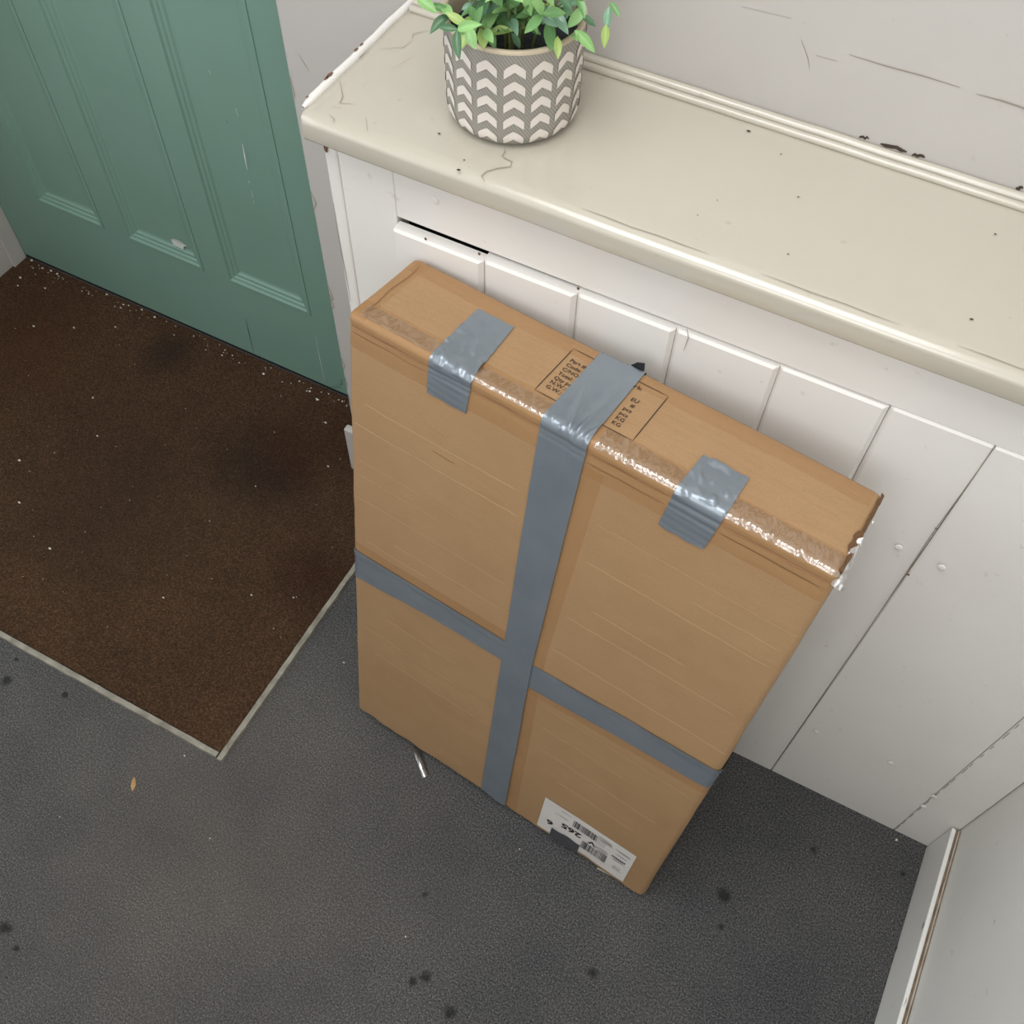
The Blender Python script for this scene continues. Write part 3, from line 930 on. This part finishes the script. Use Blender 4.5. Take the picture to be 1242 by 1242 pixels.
for (x0, x1, z, w) in ((.003, .095, H_ - .0135, .0014), (.143, .216, H_ - .0135, .0013), (.268, .345, H_ - .0132, .0016), (.398, .496, H_ - .014, .0018), (.268, .345, H_ - .024, .0010), (.398, .49, H_ - .023, .001), (.005, .094, H_ - .021, .0009)):
    k = 16
    surf_strip(ck, [(x0 + (x1 - x0) * i / k, z + .0012 * noise.noise(Vector((x0 + i * .2, 2, 0)))) for i in range(k + 1)], w, .0009)
surf_strip(ck, [(.0135 + .001 * math.sin(i), H_ + .012 + i * .0087) for i in range(11)], .0012, .0009, False)
k = 20
surf_strip(ck, [(.105 + .004 * i, .664 - .0 + .0006 * math.sin(i)) for i in range(8)], .0008, .0004)
ck.build_each('fold_line', M['crease_dark'], carton)
ck = MB()      # dark row of flute dents on the top
for i in range(90):
    x = rnd.uniform(.03, .48); y = rnd.choice((.034, .042, .05, .06, .07)) + rnd.uniform(-.002, .002)
    if .19 < x < .30 or .09 < x < .145: continue
    surf_strip(ck, [(x, H_ + y - .0018), (x, H_ + y), (x, H_ + y + .0018)], .0008, .0003, False)
fix_normals(ck.build('flute_dent', mottled('flute_dent_shade', srgb(166, 124, 88), srgb(160, 118, 82), 30, .7, 0), carton))['kind'] = 'stuff'
# torn right edge of the top
te = MB(); rows = []
for i in range(60):
    y = .006 + (T_ - .008) * i / 59
    w = .0022 + .0022 * noise.noise(Vector((y * 90, 3, 0))) + (.003 if .03 < y < .055 else 0)
    xo = W_ - .0008 + .0012 * noise.noise(Vector((y * 160, 7, 0)))
    rows.append([(xo - abs(w), y, H_ + .0006), (xo + .0004, y, H_ - .0014), (xo + .0008, y, H_ - .008 - .003 * noise.noise(Vector((y * 70, 9, 0))))])
fix_normals(te.grid(rows).build('torn_edge', M['card_dark'], carton))

# printed shipping mark on the top
def text_mesh(txt, size, xform, name, mat, parent, bold=0.0, align='LEFT', sx=1.0):
    cu = bpy.data.curves.new(name, 'FONT')
    cu.body = txt; cu.size = size; cu.align_x = align; cu.offset = bold; cu.resolution_u = 2
    tmp = bpy.data.objects.new('tmp_text', cu); COL.objects.link(tmp)
    bpy.context.view_layer.update()
    dg = bpy.context.evaluated_depsgraph_get()
    me = bpy.data.meshes.new_from_object(tmp.evaluated_get(dg))
    for v in me.vertices:
        v.co = Vector(xform(v.co.x * sx, v.co.y))
    bpy.data.objects.remove(tmp); bpy.data.curves.remove(cu)
    me.materials.clear(); me.materials.append(mat); me.name = name
    o = bpy.data.objects.new(name, me); COL.objects.link(o); o.parent = parent
    return o
stamp = MB()
SX0, SX1, SY0, SY1 = .1935, .2945, .0245, .0935
def sline(a, b):
    k = 10
    pts = [(a[0] + (b[0] - a[0]) * i / k, H_ + a[1] + (b[1] - a[1]) * i / k) for i in range(k + 1)]
    surf_strip(stamp, pts, .0010, .0006, abs(a[1] - b[1]) < .01)
sline((SX0, SY0), (SX1, SY0)); sline((SX0, SY1), (SX1, SY1)); sline((SX0, SY0), (SX0, SY1)); sline((SX1, SY0), (SX1, SY1))
so = fix_normals(stamp.build('printed_stamp', M['ink'], carton))
def stx(x0, y0):
    def f(x, y): return rp((x0 + x, y0 + y, H_), .0006)
    return f
rows_txt = [('Part #:', '  '), ('Code:', 'EU'), ('C/NO:', '  #'), ('Total:', 'pcs'), ('Qty per:', 'pcs'), ('N.W.:', 'KG'), ('G.W.:', 'KG')]
text_mesh('Shipping Mark', 0.0068, stx((SX0 + SX1) / 2 - .0005, SY1 - .0095), 'printed_line', M['ink'], so, .0001, 'CENTER', 1.42)
for i, (a, b_) in enumerate(rows_txt):
    y = SY1 - .0170 - i * .0072
    text_mesh(a, .0066, stx(SX0 + .0055, y), 'printed_line', M['ink'], so, .00010, 'LEFT', 1.0)
    if b_.strip():
        text_mesh(b_, .0066, stx(.2685, y - .002), 'printed_line', M['ink'], so, .00010, 'LEFT', 1.0)

# shipping label, stuck on upside down
LX0, LX1, LZ0, LZ1 = .325, .4675, .013, .1105
rows = [[rp((LX0 + (LX1 - LX0) * i / 20, 0, LZ0 + (LZ1 - LZ0) * j / 12), .0007) for i in range(21)] for j in range(13)]
lab = fix_normals(MB().grid(rows).build('shipping_label', M['label_white'], carton)); lab['label'] = 'white printed shipping label stuck on upside down'
LWd, LHt = LX1 - LX0, LZ1 - LZ0
def lbx(x, y, off=.0011):     # label coordinates (0..1 from its own lower left when read upright) -> carton
    return rp((LX1 - x * LWd, 0, LZ1 - y * LHt), off)
def lrect(mb, x0, x1, y0, y1, off=.0011):
    mb.add([lbx(x0, y0, off), lbx(x1, y0, off), lbx(x1, y1, off), lbx(x0, y1, off)], [(0, 1, 2, 3)])
def barcode(x0, x1, y0, y1):
    mb = MB(); x = x0
    while x < x1:
        w = rnd.choice((.004, .004, .008, .012)); lrect(mb, x, min(x + w, x1), y0, y1); x += w + rnd.choice((.004, .006, .009))
    fix_normals(mb.build('barcode', M['label_ink'], lab))
barcode(.24, .52, .56, .80); barcode(.40, .66, .13, .33)
g = MB()
lrect(g, .30, .40, .10, .38, .0009)
fix_normals(g.build('label_panel', M['label_box'], lab))
def ltx(x0, y0):
    def f(x, y): return lbx(x0 + x, y0 + y * LWd / LHt)
    return f
text_mesh('V', .10, ltx(.385, .42), 'label_text', M['label_ink'], lab, .004, 'LEFT', 1.3)
text_mesh('265', .13, ltx(.545, .42), 'label_text', M['label_ink'], lab, .005, 'LEFT', 1.15)
text_mesh('6', .13, ltx(.845, .60), 'label_text', M['label_ink'], lab, .005, 'LEFT', 1.15)
g = MB()
for i in range(26):
    x0, y0 = rnd.choice(((.05, .2), (.06, .5), (.70, .12), (.72, .2), (.25, .46), (.06, .66), (.24, .1)))
    x0 += rnd.uniform(-.01, .02); y0 += rnd.uniform(-.05, .1)
    x = x0
    for k in range(rnd.randint(4, 9)):
        w = rnd.uniform(.006, .018); lrect(g, x, x + w, y0, y0 + .018); x += w + .005
fix_normals(g.build('small_print', M['label_grey'], lab))['kind'] = 'stuff'
g = MB()
for k in range(7): lrect(g, .06 + k * .022, .06 + k * .022 + .015, .40, .445)
fix_normals(g.build('bold_print', M['label_ink'], lab))
# charcoal patch over part of the label
rows = [[rp((.347 + .046 * i / 10 + .002 * noise.noise(Vector((j, i * .1, 0))), 0, -.002 + (.036 - .006 * math.sin(i * .9) * .4 + .002 * i / 10) * j / 6 + .002), .0016) for i in range(11)] for j in range(7)]
fix_normals(MB().grid(rows).build('dark_tape_patch', M['dark_patch'], carton))
# curling film scraps at the bottom edge
def curl(px0, px1, w, nm, mat='film_clear'):
    a, b_ = on_plane(px0, 2, 0), on_plane(px1, 2, 0)
    rows = []
    for i in range(9):
        p = a.lerp(b_, i / 8); s = Vector((-(b_ - a).y, (b_ - a).x, 0)).normalized() * w * (1 - .4 * abs(i / 8 - .5))
        h = .003 + .006 * math.sin(i / 8 * math.pi)
        rows.append([inv @ (p - s + Vector((0, 0, h))), inv @ (p + Vector((0, 0, h + .002))), inv @ (p + s + Vector((0, 0, .002)))])
    MB().grid(rows).build(nm, M[mat], carton, smooth=True)
curl((504, 902), (517, 943), .0065, 'loose_film')
curl((724, 1053), (772, 1081), .0020, 'frayed_edge', 'worn')
curl((448, 865), (490, 890), .0018, 'frayed_edge', 'worn')

# ------------------------------------------------------------------ potted plant
PC = Vector((-0.3685, 0.7274, LZ + .0012))
PH, RT, RB = .0945, .0608, .0594
plant = empty('potted_plant', PC)
tag(plant, 'green leafy plant in a grey pot with white chevrons on the ledge', 'plant')
SEG = 72
def ringz(r, z): return [(r * math.cos(2 * math.pi * k / SEG), r * math.sin(2 * math.pi * k / SEG), z) for k in range(SEG)]
def rad(z):
    if z < .014:
        u = (.014 - z) / .014
        return RB - .012 * (1 - math.sqrt(max(0, 1 - u * u)))
    return RB + (RT - RB) * (z - .014) / (PH - .014)
pm = MB()
zs = [0, .0007, .002, .004, .007, .010, .014, .03, .05, .07, PH - .003]
pm.grid([ringz(rad(z), z) for z in zs], True)
pm.grid([ringz(.001, 0), ringz(rad(0), 0)], True)
pot = fix_normals(pm.build('pot', M['pot'], plant, smooth=True))
rm = MB().grid([ringz(RT + .0002, PH - .0032), ringz(RT + .0002, PH - .0006), ringz(RT - .0008, PH), ringz(RT - .0032, PH), ringz(RT - .0042, PH - .001), ringz(RT - .0046, PH - .03)], True)
fix_normals(rm.build('rim', M['pot_rim'], plant, smooth=True))
sm = MB(); rows = []
for i in range(9):
    r = (RT - .0046) * (1 - i / 8) + .0005 * (i == 8)
    rows.append([(r * math.cos(2 * math.pi * k / 24), r * math.sin(2 * math.pi * k / 24), PH - .022 + .007 * noise.noise(Vector((r * 70 * math.cos(2 * math.pi * k / 24), r * 70 * math.sin(2 * math.pi * k / 24), 1)))) for k in range(24)])
fix_normals(sm.grid(rows, True).build('soil', M['soil'], plant, smooth=True))
# chevrons
def chevron_mesh():
    # around phi = 0, apex up; local coords (arc angle, z); 4 cells a side
    hw = math.radians(8.6); rise = .0066; thk = .0086
    mb = MB()
    cols = []
    for i in range(9):
        u = -1 + i / 4
        z0 = -abs(u) * rise
        drop = .0007 if abs(u) > .9 else 0
        cut = .0010 if i in (0, 8) else (.0005 if i == 4 else 0)
        row = []
        for v in (0, .33, .66, 1):
            z = z0 + v * thk - cut * (1 if v == 1 else 0)
            row.append((u * hw, z))
        cols.append(row)
    return cols
cols = chevron_mesh()
NC = 16
facing = math.atan2(-PC.y, -PC.x)
proto = None
first_rows = {}
for c in range(NC):
    phi = facing + math.radians(1.0) + 2 * math.pi * c / NC
    for r_ in range(5):
        zc = .0112 + r_ * .0163
        if r_ not in first_rows:
            rows = []
            for col in cols:
                rows.append([((rad(max(zc + z, .0005)) + .0006) * math.cos(a), (rad(max(zc + z, .0005)) + .0006) * math.sin(a), zc + z) for a, z in col])
            o = fix_normals(MB().grid(rows).build('chevron', M['chevron'], pot))
            first_rows[r_] = o
        else:
            o = first_rows[r_].copy(); COL.objects.link(o); o.parent = pot
        o.rotation_euler = (0, 0, phi)

# leaves
def leaf_mesh(mat, fold, curlv):
    mb = MB(); rows = []
    prof = [(0, .03), (.08, .10), (.2, .20), (.38, .27), (.55, .28), (.72, .23), (.86, .14), (.96, .05), (1, .008)]
    for y, w in prof:
        zc = -curlv * y * y
        rows.append([(-w, y, zc + fold * w), (-w * .5, y, zc + fold * w * .42), (0, y, zc), (w * .5, y, zc + fold * w * .42), (w, y, zc + fold * w)])
    mb.grid(rows)
    me = bpy.data.meshes.new('leaf')
    me.from_pydata(mb.v, [], mb.f); me.update()
    for p_ in me.polygons: p_.use_smooth = True
    me.materials.append(mat)
    return me
LM = [leaf_mesh(mt, fo, cu_) for mt in LEAFM for fo, cu_ in ((.25, .12), (.5, .3))]
def leaf(base, tip, up, kind, width=1.0):
    """leaf from base to tip (plant space)"""
    yv = (tip - base); L = yv.length; yv.normalize()
    xv = yv.cross(up).normalized(); zv = xv.cross(yv)
    o = bpy.data.objects.new('leaf', LM[kind]); COL.objects.link(o); o.parent = plant
    mt = Matrix((xv * L * width * .78, yv * L, zv * L)).transposed().to_4x4(); mt.translation = base
    o.matrix_local = mt
rl = random.Random(21)
def pp(px, z):
    return on_plane(px, 2, LZ + .0012 + z) - PC
hand = [((546, 19), (521, 35), 4, .100, 2), ((536, 6), (548, 18), .110, .112, 0), ((578, 20), (558, 50), .105, .100, 3), ((587, 30), (586, 58), .105, .097, 3), ((599, -6), (589, 34), .118, .108, 0), ((594, 32), (598, 56), .10, .094, 1),
        ((664, 8), (690, 39), .118, .108, 4), ((710, 8), (689, 33), .116, .107, 0), ((697, 37), (722, 61), .108, .099, 0), ((676, 44), (677, 70), .104, .096, 3), ((666, 24), (668, 60), .106, .096, 1), ((704, 18), (723, 31), .112, .107, 2), ((739, 8), (735, 34), .120, .110, 4), ((735, 30), (733, 56), .110, .100, 3),
        ((656, 42), (639, 30), .097, .100, 1), ((645, 9), (660, 29), .108, .100, 4), ((676, 8), (709, -2), .115, .118, 0), ((638, -2), (640, 18), .115, .105, 0), ((740, 2), (752, 20), .118, .112, 1), ((700, 50), (690, 36), .105, .104, 0), ((560, 12), (574, 2), .112, .118, 4), ((620, 40), (632, 58), .098, .088, 2),
        ((610, 22), (616, 34), .105, .098, 1), ((505, -4), (528, 12), .118, .114, 0), ((522, 6), (548, 14), .112, .110, 1), ((578, 36), (566, 34), .104, .102, 1)]
for a, b_, z0, z1, k in hand:
    if z0 > 1: z0 = .104
    leaf(pp(a, z0), pp(b_, z1), (CAM - PC).normalized() + Vector((rl.uniform(-.5, .5), rl.uniform(-.3, .3), .4)), k * 2 + rl.randint(0, 1), rl.uniform(.8, 1.15))
for i in range(26):
    an = rl.uniform(0, 6.283); lean = rl.uniform(.1, 1.0)
    if i % 3 == 0: an = facing + rl.uniform(-1.2, 1.2)
    r0 = rl.uniform(.004, .035)
    base = Vector((math.cos(an) * r0, math.sin(an) * r0, PH - .025))
    pts = []
    L = rl.uniform(.075, .125)
    for k in range(7):
        u = k / 6
        out = lean * (u ** 1.4) * L * .75
        pts.append(base + Vector((math.cos(an) * out, math.sin(an) * out, L * u * (1 - .35 * lean * u))))
    MB().tube(pts, [.0013 - .0007 * k / 6 for k in range(7)], 5).build('stem', M['stem'], plant, smooth=True)
    for k in range(2, 7):
        t_ = (pts[k] - pts[k - 1]).normalized()
        for sd in ((0, math.pi) if k < 6 else (0, 2.1, 4.2)):
            ph = k * 1.57 + sd + rl.uniform(-.4, .4)
            aa = t_.orthogonal().normalized(); bb_ = t_.cross(aa)
            dirv = (aa * math.cos(ph) + bb_ * math.sin(ph)) * rl.uniform(.7, 1.1) + t_ * rl.uniform(.3, .9)
            dirv.normalize()
            ll = rl.uniform(.014, .024)
            tipv = pts[k] + dirv * ll
            if tipv.y + PC.y > YB - .005 : continue
            # keep foliage from hanging far over the front of the pot
            if tipv.z < PH + .004 and math.hypot(tipv.x, tipv.y) > RT - .01: continue
            kind = rl.choice((0, 0, 1, 1, 1, 2, 2, 3, 4))
            leaf(pts[k], tipv, t_ + Vector((0, 0, .6)), kind * 2 + rl.randint(0, 1), rl.uniform(.75, 1.1))
